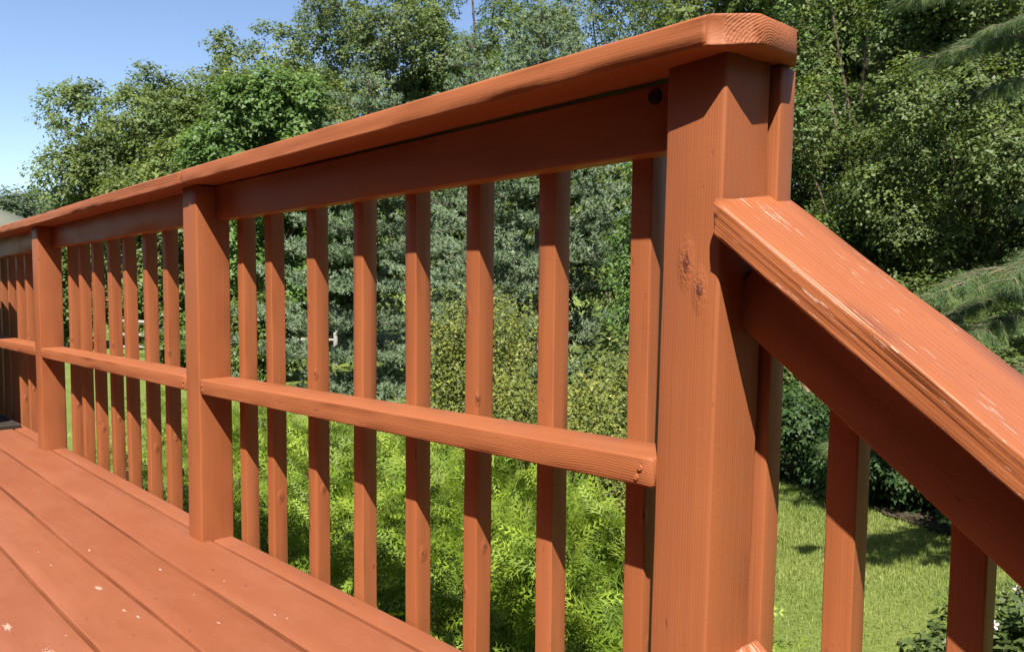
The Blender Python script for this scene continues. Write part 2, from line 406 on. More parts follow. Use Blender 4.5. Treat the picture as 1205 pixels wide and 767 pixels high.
# the upper end is cut plumb against the post
me = stair_handrail.data; mw = stair_handrail.matrix_basis
for v in me.vertices:
    w = Matrix.Translation(stair.location) @ mw @ v.co
    if w.y > -.0035:
        dd = w.y+.0035; w.y -= dd; w.z -= dd*ms
        v.co = (Matrix.Translation(stair.location) @ mw).inverted() @ w
bb = lambda y: Vector((.070, y, .610+ms*y+.0445*1.25))
board('lower_beam', bb(-.001), bb(-1.5), .038, .089, (0, -ms, 1), M_beam, stair, r=.003, jit=.0006, step=.06)
sm = lambda y: Vector((.049, y, .221+ms*y-.019*1.25))
nr2 = Vector((.06, -ms, 1)).normalized()
board('stair_mid_rail', sm(-.003), sm(-1.5), .095, .037, nr2, M_worn2, stair, r=.0035, jit=.0015, step=.02)
for i, y in enumerate((.0035, -.1155, -.2525, -.39, -.527, -.664, -.80)):
    top = .70+ms*(y-.018)-.025 if i else .93
    bot = -.25+ms*y if i else -.3
    me = lumber_mesh('baluster', top-bot, .036, .036, r=.0025, jit=.00035, seed=90+i, step=.04, mats=(M_bal,))
    o = bpy.data.objects.new('baluster', me); COL.objects.link(o)
    lx = .0025 if i == 0 else 0
    frame(o, (.0893+.018+(.008 if i == 0 else 0), y, (top+bot)/2), (.009 if i == 0 else 0, 0, 1), (1, 0, 0), stair)
newel = lumber_mesh('newel_post', 1.25, B, B, r=.006, seed=77, mats=(M_post,))
o = bpy.data.objects.new('newel_post', newel); COL.objects.link(o); frame(o, (B/2, -1.55, -.95), (0, 0, 1), (1, 0, 0), stair)
steps = empty('deck_stairs', (-.5, -.6, -.5)); tag(steps, kind='structure')
for i in range(1, 8):
    board('tread', (-1.15, -.27*i+.12, -.19*i), (.045, -.27*i+.12, -.19*i), .27, .036, (0, 0, 1), M_deck, steps, step=.2)
for x in (.068, -1.17):
    board('stringer', (x, -.02, -.20), (x, -2.2, -1.75), .038, .26, (0, -.71, 1), M_beam, steps, step=.2)

# ------------------------------------------------------------------ unseen house behind the viewer's left shoulder, added to keep shaded wood dark
M_side = noisy('dark_siding', (.085, .075, .062), (.11, .098, .082), 6, .85, .003)
M_shing = noisy('house_shingle', (.05, .045, .04), (.10, .09, .08), 9, .9, .01)
M_dglass, _n, _p = mat('door_glass'); _p.inputs['Base Color'].default_value = (.02, .025, .028, 1); _p.inputs['Roughness'].default_value = .08
M_trim, _n, _p = mat('white_trim'); _p.inputs['Base Color'].default_value = (.7, .68, .63, 1); _p.inputs['Roughness'].default_value = .5
HX = -3.55
shade_house = empty('house', (HX-3, 1, -2.25), 'unseen dark sided house behind the viewer, added to cut fill light on the railing', 'house')
def slab(name, lo, hi, m_, par=None, bev=.004):
    lo, hi = Vector(lo), Vector(hi); bm = bmesh.new(); bmesh.ops.create_cube(bm, size=1); bmesh.ops.scale(bm, vec=hi-lo, verts=bm.verts)
    if bev: bmesh.ops.bevel(bm, geom=bm.edges[:], offset=bev, segments=1)
    me = bpy.data.meshes.new(name); bm.to_mesh(me); bm.free(); me.materials.append(m_)
    return link(name, me, par or shade_house, (lo+hi)/2)
slab('wall', (HX-7, -7, -2.3), (HX-.03, 9, 3.6), M_side)
sid = []
for i in range(36):
    z = -2.2+i*.16; me = np_mesh('siding_board', [(HX-.029, -7, z), (HX-.029, 9, z), (HX-.004, 9, z-.005), (HX-.004, -7, z-.005), (HX-.029, 9, z+.165), (HX-.029, -7, z+.165)], quads=[(3, 2, 4, 5), (0, 1, 2, 3)], mats=(M_side,))
    link('siding_board', me, shade_house)
for (ya, yb, za, zb2) in ((-.2, 1.8, .02, 2.15), (3.4, 4.8, .9, 2.1), (-4.6, -3.2, .9, 2.1)):
    w_ = slab('glass_door' if za < .5 else 'window', (HX-.02, ya, za), (HX+.012, yb, zb2), M_dglass)
    for lo, hi in (((HX, ya-.09, za-.09), (HX+.03, ya-.001, zb2+.09)), ((HX, yb+.001, za-.09), (HX+.03, yb+.09, zb2+.09)), ((HX, ya, zb2+.001), (HX+.028, yb, zb2+.09)), ((HX, ya, za-.09), (HX+.028, yb, za-.001)), ((HX+.013, (ya+yb)/2-.03, za+.001), (HX+.026, (ya+yb)/2+.03, zb2-.001))):
        f_ = slab('trim', lo, hi, M_trim, None, .002); f_.parent = w_; f_.matrix_parent_inverse = Matrix.Translation(-w_.location)
rv = [(HX+.35, -7.4, 3.55), (HX+.35, 9.4, 3.55), (HX-3.5, 9.4, 5.6), (HX-3.5, -7.4, 5.6), (HX-7.4, 9.4, 3.55), (HX-7.4, -7.4, 3.55)]
rv += [(a, b, c+.16) for a, b, c in rv]
link('roof', np_mesh('roof', rv, quads=[(0, 1, 2, 3), (3, 2, 4, 5), (6, 9, 8, 7), (9, 11, 10, 8), (0, 6, 7, 1), (5, 4, 10, 11), (0, 3, 9, 6), (3, 5, 11, 9), (1, 7, 8, 2), (2, 8, 10, 4)], mats=(M_shing,)), shade_house)

# ------------------------------------------------------------------ things at the far end of the deck
M_mat = noisy('dark_fibre', (.008, .010, .008), (.05, .03, .022), 900, .95, .002)
bm = bmesh.new(); bmesh.ops.create_cube(bm, size=1)
bmesh.ops.scale(bm, vec=(.84, .55, .014), verts=bm.verts); bmesh.ops.bevel(bm, geom=bm.edges[:], offset=.004, segments=2)
me = bpy.data.meshes.new('door_mat'); bm.to_mesh(me); bm.free(); me.materials.append(M_mat)
o = link('door_mat', me, None, (-.36, 4.15, zd(4.15)+.0085)); o.rotation_euler.x = -.0252
tag(o, 'dark woven mat lying at the far left end of the deck beside the railing', 'mat')
M_wick = noisy('dark_wicker', (.012, .009, .007), (.045, .03, .022), 120, .6, .003, (1, 1, 3))
box = empty('storage_box', (-.31, 4.22, zd(4.2)+.016), 'dark shaded wicker storage box at the far left end of the deck', 'box')
def cube_part(name, c, s, m_, par, bev=.008):
    bm = bmesh.new(); bmesh.ops.create_cube(bm, size=1); bmesh.ops.scale(bm, vec=s, verts=bm.verts)
    bmesh.ops.bevel(bm, geom=bm.edges[:], offset=bev, segments=2)
    me = bpy.data.meshes.new(name); bm.to_mesh(me); bm.free(); me.materials.append(m_)
    return link(name, me, par, c)
zb_ = box.location.z
for i in range(4):
    for k in range(2):
        cube_part('leg', (-.31+(.24 if k else -.24), 4.22+(-.18 if i % 2 else .18), zb_+.04), (.05, .05, .08), M_wick, box, .005) if i < 2 else None
for i in range(8): cube_part('woven_band', (-.31, 4.22, zb_+.12+i*.078), (.56-.004*(i % 2), .46-.004*(i % 2), .076), M_wick, box, .012)
cube_part('lid', (-.31, 4.22, zb_+.735), (.60, .50, .05), M_wick, box, .014)

# ------------------------------------------------------------------ yard frame
G = -2.25
Fh = Vector((math.sin(R(43.15)), math.cos(R(43.15)), 0)); Rh = Vector((Fh.y, -Fh.x, 0))
O = Vector((CAM.x, CAM.y, 0))
def yard(d, l, z=G):                          # d metres out into the yard, l metres along it
    v = O+Fh*d+Rh*l; return Vector((v.x, v.y, z))

# ------------------------------------------------------------------ ground
def lawn_mat():
    m, nt, p = mat('lawn'); L = nt.links.new
    tc = N(nt, 'ShaderNodeTexCoord')
    def noise(s, d=4):
        n = N(nt, 'ShaderNodeTexNoise'); n.inputs['Scale'].default_value = s; n.inputs['Detail'].default_value = d; L(tc.outputs['Object'], n.inputs['Vector']); return n.outputs['Fac']
    a = noise(1.1, 4); b = noise(22, 5); c0 = noise(140, 2)
    c = mixc(nt, math_(nt, 'MULTIPLY_ADD', a, 2.4, -.7, clamp=True), (.11, .155, .03), (.175, .20, .05))
    c = mixc(nt, math_(nt, 'MULTIPLY_ADD', b, 2.2, -.75, clamp=True), c, (.15, .20, .04))
    c = mixc(nt, math_(nt, 'MULTIPLY', math_(nt, 'SUBTRACT', c0, .5, clamp=True), 2.2, clamp=True), c, (.06, .09, .018))
    L(c, p.inputs['Base Color']); p.inputs['Roughness'].default_value = .85; p.inputs['Specular IOR Level'].default_value = .15
    bp = N(nt, 'ShaderNodeBump'); bp.inputs['Distance'].default_value = .04; L(math_(nt, 'MULTIPLY_ADD', c0, .5, b), bp.inputs['Height']); L(bp.outputs[0], p.inputs['Normal'])
    return m
M_lawn = lawn_mat()
n = 60; g = np.linspace(-1, 1, n); g = np.sign(g)*np.abs(g)**2.2*900
X, Yg = np.meshgrid(g, g); Zg = .06*np.sin(X*.31+1)*np.cos(Yg*.27)
V = np.stack([X.ravel()+5, Yg.ravel()+6, Zg.ravel()*np.exp(-(X.ravel()**2+Yg.ravel()**2)/4000)+G], 1)
idx = np.arange(n*n).reshape(n, n); Q = np.stack([idx[:-1, :-1], idx[:-1, 1:], idx[1:, 1:], idx[1:, :-1]], -1).reshape(-1, 4)
o = link('ground', np_mesh('ground', V, quads=Q, mats=(M_lawn,))); tag(o, kind='structure')
def gz(x, y):
    X, Y_ = x-5, y-6; return .06*math.sin(X*.31+1)*math.cos(Y_*.27)*math.exp(-(X*X+Y_*Y_)/4000)+G
# leaf-litter under the trees
M_soil = noisy('leaf_litter', (.018, .013, .008), (.06, .042, .026), 30, .95, .02)
def sheet(name, pts, m_, dz):
    """A patch of ground cover with a wavering edge, laid just above the lawn."""
    rg = random.Random(3); P = []
    for i in range(len(pts)):
        a = pts[i]; b = pts[(i+1) % len(pts)]
        for k in range(10):
            t = k/10; q = a.lerp(b, t); P.append((q.x+rg.uniform(-.1, .1), q.y+rg.uniform(-.1, .1)))
    bm = bmesh.new(); vs = [bm.verts.new((x, y, 0)) for x, y in P]; f = bm.faces.new(vs)
    bmesh.ops.triangulate(bm, faces=[f])
    for _ in range(2): bmesh.ops.subdivide_edges(bm, edges=bm.edges[:], cuts=1)
    for v in bm.verts: v.co.z = gz(v.co.x, v.co.y)+dz
    bmesh.ops.recalc_face_normals(bm, faces=bm.faces)
    me = bpy.data.meshes.new(name); bm.to_mesh(me); bm.free(); me.materials.append(m_)
    o = link(name, me); tag(o, kind='structure'); return o
sheet('planting_bed', [yard(11.6, 1.5), yard(11.2, 3.6), yard(9.6, 4.35), yard(8.55, 4.75), yard(7.6, 5.0), yard(6, 5.4), yard(6, 16), yard(25, 16), yard(25, 0)], M_soil, .03)

# grass blades where the lawn is near enough to read them
rng = np.random.default_rng(5)
nb = 75000
d = 5.0+np.sqrt(rng.random(nb))*6.6; l = 1.4+rng.random(nb)*4.2
keep = l < 5.6; d, l = d[keep], l[keep]; nb = len(d)
bx = O.x+Fh.x*d+Rh.x*l; by = O.y+Fh.y*d+Rh.y*l
patch = .5+.5*np.sin(bx*3.1+1.3*np.sin(by*2.3))*np.sin(by*2.7+1.1*np.sin(bx*1.9))
bz = np.array([gz(a, b) for a, b in zip(bx, by)])
base = np.stack([bx, by, bz-.004], 1)
ang = rng.random(nb)*6.283; lean = rng.random(nb)*.035; hgt = .025+.03*rng.random(nb)
sd = np.stack([np.cos(ang), np.sin(ang), 0*ang], 1)*(.0035+.002*rng.random(nb))[:, None]
tipo = np.stack([np.cos(ang+1.4)*lean, np.sin(ang+1.4)*lean, hgt], 1)
V = np.empty((nb, 3, 3), np.float32); V[:, 0] = base-sd; V[:, 1] = base+sd; V[:, 2] = base+tipo
cg = np.array((.13, .185, .036))*(1-patch[:, None])+np.array((.20, .235, .06))*patch[:, None]
cg = cg*(.75+.5*rng.random((nb, 1)))
o = link('grass', np_mesh('grass', V.reshape(-1, 3), np.arange(nb*3).reshape(-1, 3), tint=np.repeat(cg, 3, 0), mats=(M_grassb,)))
tag(o, 'short mown lawn grass below the stair railing', 'grass', kind='stuff')

# ------------------------------------------------------------------ plants: generators
def tubes(name, segs, m_, parent, sides=6):
    """Tapered limbs: each segment is a list of (point, radius)."""
    V = []; Q = []
    for pts in segs:
        b0 = len(V)
        for i, (p_, r_) in enumerate(pts):
            p_ = Vector(p_); a = Vector(pts[min(i+1, len(pts)-1)][0])-Vector(pts[max(i-1, 0)][0])
            a.normalize(); u = a.orthogonal().normalized(); v = a.cross(u)
            for k in range(sides):
                t = 6.2832*k/sides; V.append(p_+(u*math.cos(t)+v*math.sin(t))*r_)
        for i in range(len(pts)-1):
            for k in range(sides):
                a = b0+i*sides+k; b = b0+i*sides+(k+1) % sides; Q.append((a, b, b+sides, a+sides))
    me = np_mesh(name, [tuple(v) for v in V], quads=Q, mats=(m_,), smooth=True); o = link(name, me, parent)
    if name == 'branch': o['kind'] = 'stuff'     # twigs too small and too hidden to pick apart
    return o

def leaves_mesh(name, rng, base, axis, nrm, ln, wd, tint, m_, fold=.25, single=False):
    """Folded pointed leaves (two triangles each)."""
    k = len(base); side = unit(np.cross(axis, nrm)); nrm = unit(np.cross(side, axis))
    if single:                                # far foliage: one triangle per leaf
        V = np.empty((k, 3, 3), np.float32); q = base+axis*(ln*.25)[:, None]
        V[:, 0] = q+side*wd[:, None]*1.1; V[:, 1] = q-side*wd[:, None]*1.1+nrm*(wd*.3)[:, None]; V[:, 2] = base+axis*ln[:, None]*1.1-nrm*(ln*.12)[:, None]
        return np_mesh(name, V.reshape(-1, 3), np.arange(k*3).reshape(-1, 3), tint=np.repeat(tint, 3, 0), mats=(m_,))
    V = np.empty((k, 4, 3), np.float32)
    V[:, 0] = base; V[:, 2] = base+axis*ln[:, None]-nrm*(ln*.12)[:, None]
    mid = base+axis*(ln*.45)[:, None]
    V[:, 1] = mid+side*wd[:, None]+nrm*(wd*fold)[:, None]; V[:, 3] = mid-side*wd[:, None]+nrm*(wd*fold)[:, None]
    i = np.arange(k)[:, None]*4
    T = np.concatenate([i+np.array([[0, 2, 1]]), i+np.array([[0, 3, 2]])], 1).reshape(-1, 3)
    return np_mesh(name, V.reshape(-1, 3), T, tint=np.repeat(tint, 4, 0), mats=(m_,))

def randdir(rng, n):
    v = rng.normal(size=(n, 3)); return unit(v)

def broad_crown(rng, lobes, sprays, per, ln, pal, droop=.35, spray_len=.5, wr=.3, jit=.18, inner=.45):
    """Leaves along short twigs spread through the outer part of each lobe of the crown."""
    lobes = np.asarray(lobes, float); w = lobes[:, 3]**2; w /= w.sum()
    li = rng.choice(len(lobes), sprays, p=w)
    dv = randdir(rng, sprays); dv[:, 2] += .18; dv = unit(dv)
    mid = lobes[:, :3].mean(0); tv = np.array([CAM.x-mid[0], CAM.y-mid[1], 0]); tv /= np.linalg.norm(tv)
    dt = dv@tv; back = dt < -.35; dv = np.where(back[:, None], dv-2*dt[:, None]*tv, dv)
    rad = inner+(1.02-inner)*rng.random(sprays)**.55
    # uneven surface: each lobe has its own lumps
    bump = 1+.16*np.sin(dv[:, 0]*5+li)*np.sin(dv[:, 1]*6+li*1.7)+.10*np.sin(dv[:, 2]*9+li*2.3)
    c = lobes[li, :3]+dv*(lobes[li, 3]*rad*bump)[:, None]
    ax = unit(dv+randdir(rng, sprays)*.75+np.array([0, 0, -droop*.4]))
    up_ = unit(np.array([[-.1, -.1, .9]])+randdir(rng, sprays)*.30+dv*.9)
    pal = np.asarray(pal); pi = pal[rng.integers(0, len(pal), sprays)]*(.8+.4*rng.random((sprays, 1)))
    lob_t = (.85+.3*rng.random(len(lobes)))[li][:, None]; pi = pi*lob_t
    t = rng.random((sprays, per)); sgn = np.where(rng.random((sprays, per)) < .5, -1, 1)
    side = unit(np.cross(ax, up_))
    pos = c[:, None]+ax[:, None]*((t-.5)*spray_len)[..., None]+side[:, None]*(sgn*.12*spray_len*rng.random((sprays, per)))[..., None]
    pos += rng.normal(size=pos.shape)*.10*spray_len
    pos[..., 2] -= droop*spray_len*.5*t**2
    la = unit(ax[:, None]*.55+side[:, None]*sgn[..., None]*.9+rng.normal(size=pos.shape)*.35+np.array([0, 0, -droop]))
    nn = unit(up_[:, None]+rng.normal(size=pos.shape)*.30)
    L_ = ln*(.7+.6*rng.random((sprays, per)))
    tn = pi[:, None]*(1-jit+2*jit*rng.random((sprays, per, 1)))
    k = sprays*per
    return pos.reshape(k, 3), la.reshape(k, 3), nn.reshape(k, 3), L_.ravel(), (L_*wr).ravel(), tn.reshape(k, 3)

def make_lobes(rng, c, rx, rz, n, lr, flat=1.0, low=-1.0):
    out = []
    tries = 0
    while len(out) < n and tries < 4000:
        tries += 1
        dv = randdir(rng, 1)[0]
        if dv[2] < low: continue
        k = .35+.65*rng.random()**.5
        p_ = np.array((c[0]+dv[0]*rx*k, c[1]+dv[1]*rx*k, c[2]+dv[2]*rz*k)); r_ = lr*(.7+.7*rng.random())
        if all(np.linalg.norm(p_-np.array(q[:3])) > .55*min(r_, q[3]) for q in out): out.append((*p_, r_))
    return out

GREEN = [(.100, .140, .032), (.118, .158, .036), (.088, .126, .032), (.135, .170, .040), (.074, .110, .030)]
LIGHT = [(.095, .165, .038), (.115, .185, .045), (.085, .150, .034), (.075, .135, .030)]
DEEP = [(.070, .108, .030), (.085, .126, .036), (.092, .130, .038), (.110, .145, .042)]
BLUE = [(.165, .225, .14), (.19, .25, .16), (.145, .20, .118), (.21, .27, .175)]
FARG = [(.075, .11, .055), (.065, .10, .055), (.085, .12, .06)]  # horizon haze is mixed into these bluish leaf colours

def tree(name, label, cat, group, base, top, rx, lobes_n, lr, sprays, per, ln, pal, seed, low=-1.0, crown_bot=.35, mat_=None, droop=.35, spray_len=.5, tr=.16, lean=(0, 0), inner=.45, wr=.3, single=False, ttop=.72):
    rng = np.random.default_rng(seed); rg = random.Random(seed)
    base = Vector(base); root = empty(name, base, label, cat, group)
    H_ = top-base.z; cz0 = base.z+H_*crown_bot; cc = (base.x+lean[0], base.y+lean[1], (cz0+top)/2); rz = (top-cz0)/2
    lobes = make_lobes(rng, cc, rx-lr*.6, rz-lr*.5, lobes_n, lr, low=low)
    # trunk and limbs
    pts = []
    for i in range(8):
        t = i/7; pts.append((base+Vector((lean[0]*t+.15*math.sin(t*5+seed), lean[1]*t+.15*math.cos(t*4+seed), H_*ttop*t-.1)), tr*(1-t)**.8*1.1+.012))
    tubes('trunk', [pts], M_bark, root, 8)
    segs = []
    for lb in lobes[:16]:
        e = Vector(lb[:3]); t0 = max(.2, min(.8, (e.z-base.z)/H_-.22)); i0 = min(6.5, t0*7); ia = int(i0); s = Vector(pts[ia][0]).lerp(Vector(pts[min(7, ia+1)][0]), i0-ia)
        q = []
        for i in range(5):
            t = i/4; w_ = s.lerp(e, t); w_.z += .12*H_*.3*math.sin(t*3.14); q.append((w_, max(.006, tr*.42*(1-t)+.01)))
        segs.append(q)
        for _ in range(3):
            dv = Vector((rg.uniform(-1, 1), rg.uniform(-1, 1), rg.uniform(-.3, 1))).normalized()
            m0 = q[2][0].lerp(q[4][0], rg.random()); segs.append([(m0, tr*.14+.004), (m0+dv*lb[3]*.5+Vector((0, 0, .05)), tr*.09+.003), (m0+dv*lb[3]*.95, .003)])
    tubes('branch', segs, M_bark, root, 5)
    cr = broad_crown(rng, lobes, sprays, per, ln, pal, droop, spray_len, wr, inner=inner)
    me = leaves_mesh('crown', rng, *cr, mat_ or M_leaf, single=single); link('crown', me, root)
    return root

def needle_tufts(rng, c, ax, n, ln, wd, pal, spread=1.0, droop=0.0, back=.0):
    """Bursts of needles around each twig tip."""
    k = len(c); pal = np.asarray(pal)
    dv = unit(ax[:, None]*(1.0/spread)+rng.normal(size=(k, n, 3))*.62); dv[..., 2] -= droop; dv = unit(dv)
    b = np.repeat(c[:, None], n, 1)+rng.normal(size=(k, n, 3))*ln*.10-ax[:, None]*(back*rng.random((k, n, 1)))
    L_ = ln*(.75+.5*rng.random((k, n, 1)))
    sd = unit(np.cross(dv, unit(ax[:, None]+np.array([0, 0, .8]))*.6+np.array([-.45, -.35, .5])+rng.normal(size=(k, n, 3))*.3))*wd
    tip = b+dv*L_; tip[..., 2] -= droop*L_[..., 0]*.35
    V = np.stack([b-sd, b+sd, tip], 2).reshape(-1, 3)
    tn = pal[rng.integers(0, len(pal), k)][:, None]*(.8+.4*rng.random((k, n, 1)))
    tn = np.repeat(tn.reshape(-1, 3), 3, 0)
    return V, tn

def pine(name, label, base, top, rad, seed, tufts_per, nn=20, ln=.105, wd=.015, pal=BLUE, bot=.04, whorl=.80, group=None, tr=.15):
    rng = np.random.default_rng(seed); rg = random.Random(seed); base = Vector(base)
    root = empty(name, base, label, 'pine tree', group); H_ = top-base.z
    tubes('trunk', [[(base+Vector((0, 0, H_*t-.05)), tr*(1-t)+.012) for t in (0, .2, .4, .6, .8, 1)]], M_bark, root, 8)
    segs = []; C = []; A = []; z = H_*bot
    while z < H_*.985:
        t = z/H_; reach = rad*(1-t)**.75*(.92+.2*rg.random())+.12
        nb_ = rg.randint(8, 10) if t < .8 else 5; a0 = rg.random()*6.28
        for j in range(nb_):
            a = a0+6.283*j/nb_+rg.uniform(-.25, .25); r_ = reach*rg.uniform(.72, 1.12); zz = z+rg.uniform(-.07, .07)
            rise = (.015+.16*t)*r_
            q = []
            for i in range(5):
                s = i/4; q.append((base+Vector((math.cos(a)*r_*s, math.sin(a)*r_*s, zz+rise*s**1.6-.10*r_*math.sin(s*3.14))), .022*(1-s)*(1-t*.6)+.004))
            segs.append(q)
            m_ = max(8, int(tufts_per*r_/rad)); nc = max(3, int(9*r_/rad))
            cs = .14+.90*(np.arange(nc)+rng.random(nc))/nc; ci = rng.integers(0, nc, m_)
            coff = rng.normal(size=nc)*(.26*r_*np.clip(1.1-cs, .05, .6)+.05); crad = .15+.06*rng.random(nc)
            s = cs[ci]+rng.normal(size=m_)*crad[ci]/r_*.9; off = coff[ci]+rng.normal(size=m_)*crad[ci]*1.1
            px = base.x+math.cos(a)*r_*s-math.sin(a)*off; py = base.y+math.sin(a)*r_*s+math.cos(a)*off
            sc_ = np.clip(s, 0, 1.1)
            pz = base.z+zz+rise*sc_**1.6-.10*r_*np.sin(np.clip(s, 0, 1)*3.14)+rng.normal(size=m_)*.055+.05-.06*np.abs(off)
            C.append(np.stack([px, py, pz], 1))
            A.append(unit(np.stack([math.cos(a)-math.sin(a)*off*1.5/r_, math.sin(a)+math.cos(a)*off*1.5/r_, np.full(m_, .75)], 1)+rng.normal(size=(m_, 3))*.3))
        z += whorl*(1-.45*t)*rg.uniform(.85, 1.15)
    tubes('branch', segs, M_bark, root, 4)
    V, tn = needle_tufts(rng, np.concatenate(C), np.concatenate(A), nn, ln, wd, pal)
    link('needles', np_mesh('needles', V, np.arange(len(V)).reshape(-1, 3), tint=tn, mats=(M_needle,)), root)
    return root

# arborvitae sprays: flat, forked, feathery fans
def frond_template(rg, n=8):
    V = []; T = []
    def leaf(b, d, l, w):
        d = Vector(d).normalized(); s = d.cross(Vector((0, 0, 1))).normalized(); i = len(V)
        V.extend([b+s*w*.85, b+d*l, b-s*w*.85]); T.append((i, i+2, i+1))
    def axis_at(t): return Vector((t, .05*math.sin(t*3), -.16*t*t))
    leaf(Vector((0, 0, 0)), (1, 0, -.1), .95, .010)
    for i in range(n):
        t = .10+.86*i/(n-1); b = axis_at(t)
        for s in (-1, 1):
            l = .46*(1-.72*t)*rg.uniform(.8, 1.2); a = rg.uniform(.65, .85)
            d = Vector((math.cos(a), s*math.sin(a), -.15+rg.uniform(-.15, .15)))
            leaf(b, d, l, .020)
            m_ = b+d.normalized()*l*.35
            for k in (-1, 1): leaf(m_, Vector((math.cos(a*s+k*.55), math.sin(a*s+k*.55), -.1)), l*.55, .017)
    return np.array([tuple(v) for v in V], np.float32), np.array(T, np.int32)
rgf = random.Random(11); FR = [frond_template(rgf, 7) for _ in range(3)]
YG = [(.15, .235, .022), (.19, .265, .028), (.13, .20, .020), (.22, .29, .036), (.105, .165, .020)]

def arborvitae(base, h, r, nf, seed, label, size=.162):
    rng = np.random.default_rng(seed); base = np.array(base); root = empty('arborvitae', Vector(base), label, 'shrub', 'arborvitae hedge below the railing')
    segs = []; rg = random.Random(seed)
    for i in range(7):
        a = rg.random()*6.28; q = []
        for j in range(5):
            t = j/4; q.append((Vector(base)+Vector((math.cos(a)*r*.55*t, math.sin(a)*r*.55*t, h*.9*t)), .03*(1-t)+.006))
        segs.append(q)
    tubes('stem', segs, M_twig, root, 5)
    # upright leaf plates: fronds stand in billowing columns
    th = rng.random(nf)*6.283; t = rng.random(nf)**.8
    prof = np.sqrt(np.clip(1-(np.abs(t-.36)/.66)**2.6, .02, 1))
    lump = 1+.15*np.sin(th*5+t*9+seed)+.10*np.sin(th*9-t*14)
    rr = r*prof*lump*(.62+.40*rng.random(nf)**.6)*(1+.07*np.sin(th*17+t*31)+.06*np.sin(th*23-t*19))
    P = base+np.stack([np.cos(th)*rr, np.sin(th)*rr, h*t*(.97+.05*np.sin(th*3+seed))], 1)
    out = np.stack([np.cos(th), np.sin(th), 0*th], 1)
    ax = unit(out*.7+np.array([0, 0, .15])+rng.normal(size=(nf, 3))*.6)
    hint = unit(out*.7+np.array([0, 0, .75])+rng.normal(size=(nf, 3))*.5)
    side = unit(np.cross(hint, ax)); nz = np.cross(ax, side)
    sz = size*(.6+.75*rng.random(nf)); pal = np.asarray(YG); tn = pal[rng.integers(0, len(pal), nf)]*(.75+.5*rng.random((nf, 1)))
    Vs = []; Ts = []; Cs = []; n0 = 0
    for k in range(3):
        sel = np.arange(nf) % 3 == k; fv, ft = FR[k]
        Vk = P[sel, None]+sz[sel, None, None]*(fv[None, :, 0:1]*ax[sel, None]+fv[None, :, 1:2]*side[sel, None]+fv[None, :, 2:3]*nz[sel, None])
        m_ = sel.sum(); Vs.append(Vk.reshape(-1, 3)); Ts.append((ft[None]+(np.arange(m_)*len(fv))[:, None, None]).reshape(-1, 3)+n0); n0 += m_*len(fv)
        tipf = (.82+.42*np.clip(fv[:, 0], 0, 1))[None, :, None]      # new growth at the tips is paler
        Cs.append((tn[sel, None]*tipf).reshape(-1, 3))
    link('foliage', np_mesh('foliage', np.concatenate(Vs), np.concatenate(Ts), tint=np.concatenate(Cs), mats=(M_frond,)), root)
    return root

def shrub(name, label, cat, base, h, rx, sprays, per, ln, pal, seed, mat_=None, group=None, lobes_n=14, lr=.4, droop=.2, spray_len=.3, stems=10, inner=.3, wr=.3):
    rng = np.random.default_rng(seed); rg = random.Random(seed); base = Vector(base); root = empty(name, base, label, cat, group)
    lobes = make_lobes(rng, (base.x, base.y, base.z+h*.52), rx-lr*.4, h*.5-lr*.35, lobes_n, lr)
    segs = []
    for lb in (lobes*2)[:max(stems, len(lobes))]:
        e = Vector(lb[:3])+Vector((rg.uniform(-1, 1), rg.uniform(-1, 1), rg.uniform(0, 1)))*lr*.7
        s = base+Vector((rg.uniform(-.12, .12), rg.uniform(-.12, .12), -.03)); q = []
        for i in range(4):
            t = i/3; w_ = s.lerp(e, t); w_.z += .15*h*math.sin(t*3.14); q.append((w_, .014*(1-t)+.003))
        segs.append(q)
    tubes('stem', segs, M_twig, root, 5)
    cr = broad_crown(rng, lobes, sprays, per, ln, pal, droop, spray_len, wr, inner=inner)
    link('foliage', leaves_mesh('foliage', rng, *cr, mat_ or M_leaf, single=True), root)
    return root

# ------------------------------------------------------------------ hedge below the deck
arb_lab = ['bright green feathery arborvitae nearest the stairs, seen between the last balusters',
           'second bright green arborvitae from the stairs, behind the right section of balusters',
           'bright green arborvitae in the middle of the hedge behind the right railing section',
           'bright green arborvitae just right of the middle railing post',
           'bright green arborvitae behind the middle section of the railing',
           'farthest bright green arborvitae at the left end of the hedge']
for i, (x, y, h, r, nf) in enumerate([(1.24, 1.22, 2.06, .56, 3900), (1.34, 1.95, 2.10, .66, 4100), (1.40, 2.85, 2.13, .62, 3400), (1.38, 3.75, 2.08, .66, 2500), (1.44, 4.75, 2.02, .62, 1800), (1.40, 5.8, 1.9, .62, 1200)]):
    arborvitae((x, y, gz(x, y)), h, r, nf, 200+i, arb_lab[i])

# yellow-green arching shrub behind the hedge
p_ = yard(6.3, .25); shrub('arching_shrub', 'yellow-green small-leaved shrub with arching twigs behind the hedge', 'shrub', (p_.x, p_.y, gz(p_.x, p_.y)), 2.62, 1.15, 4600, 15, .030,
      [(.16, .185, .035), (.135, .165, .035), (.20, .21, .045), (.11, .14, .035)], 31, lobes_n=46, lr=.22, droop=.02, spray_len=.40, inner=.1, stems=70)
p_ = yard(8.2, 1.35); shrub('leafy_shrub', 'dark green leafy shrub behind the corner of the railing', 'shrub', (p_.x, p_.y, gz(p_.x, p_.y)), 2.1, 1.0, 1500, 14, .075, GREEN, 32, lobes_n=16, lr=.4)

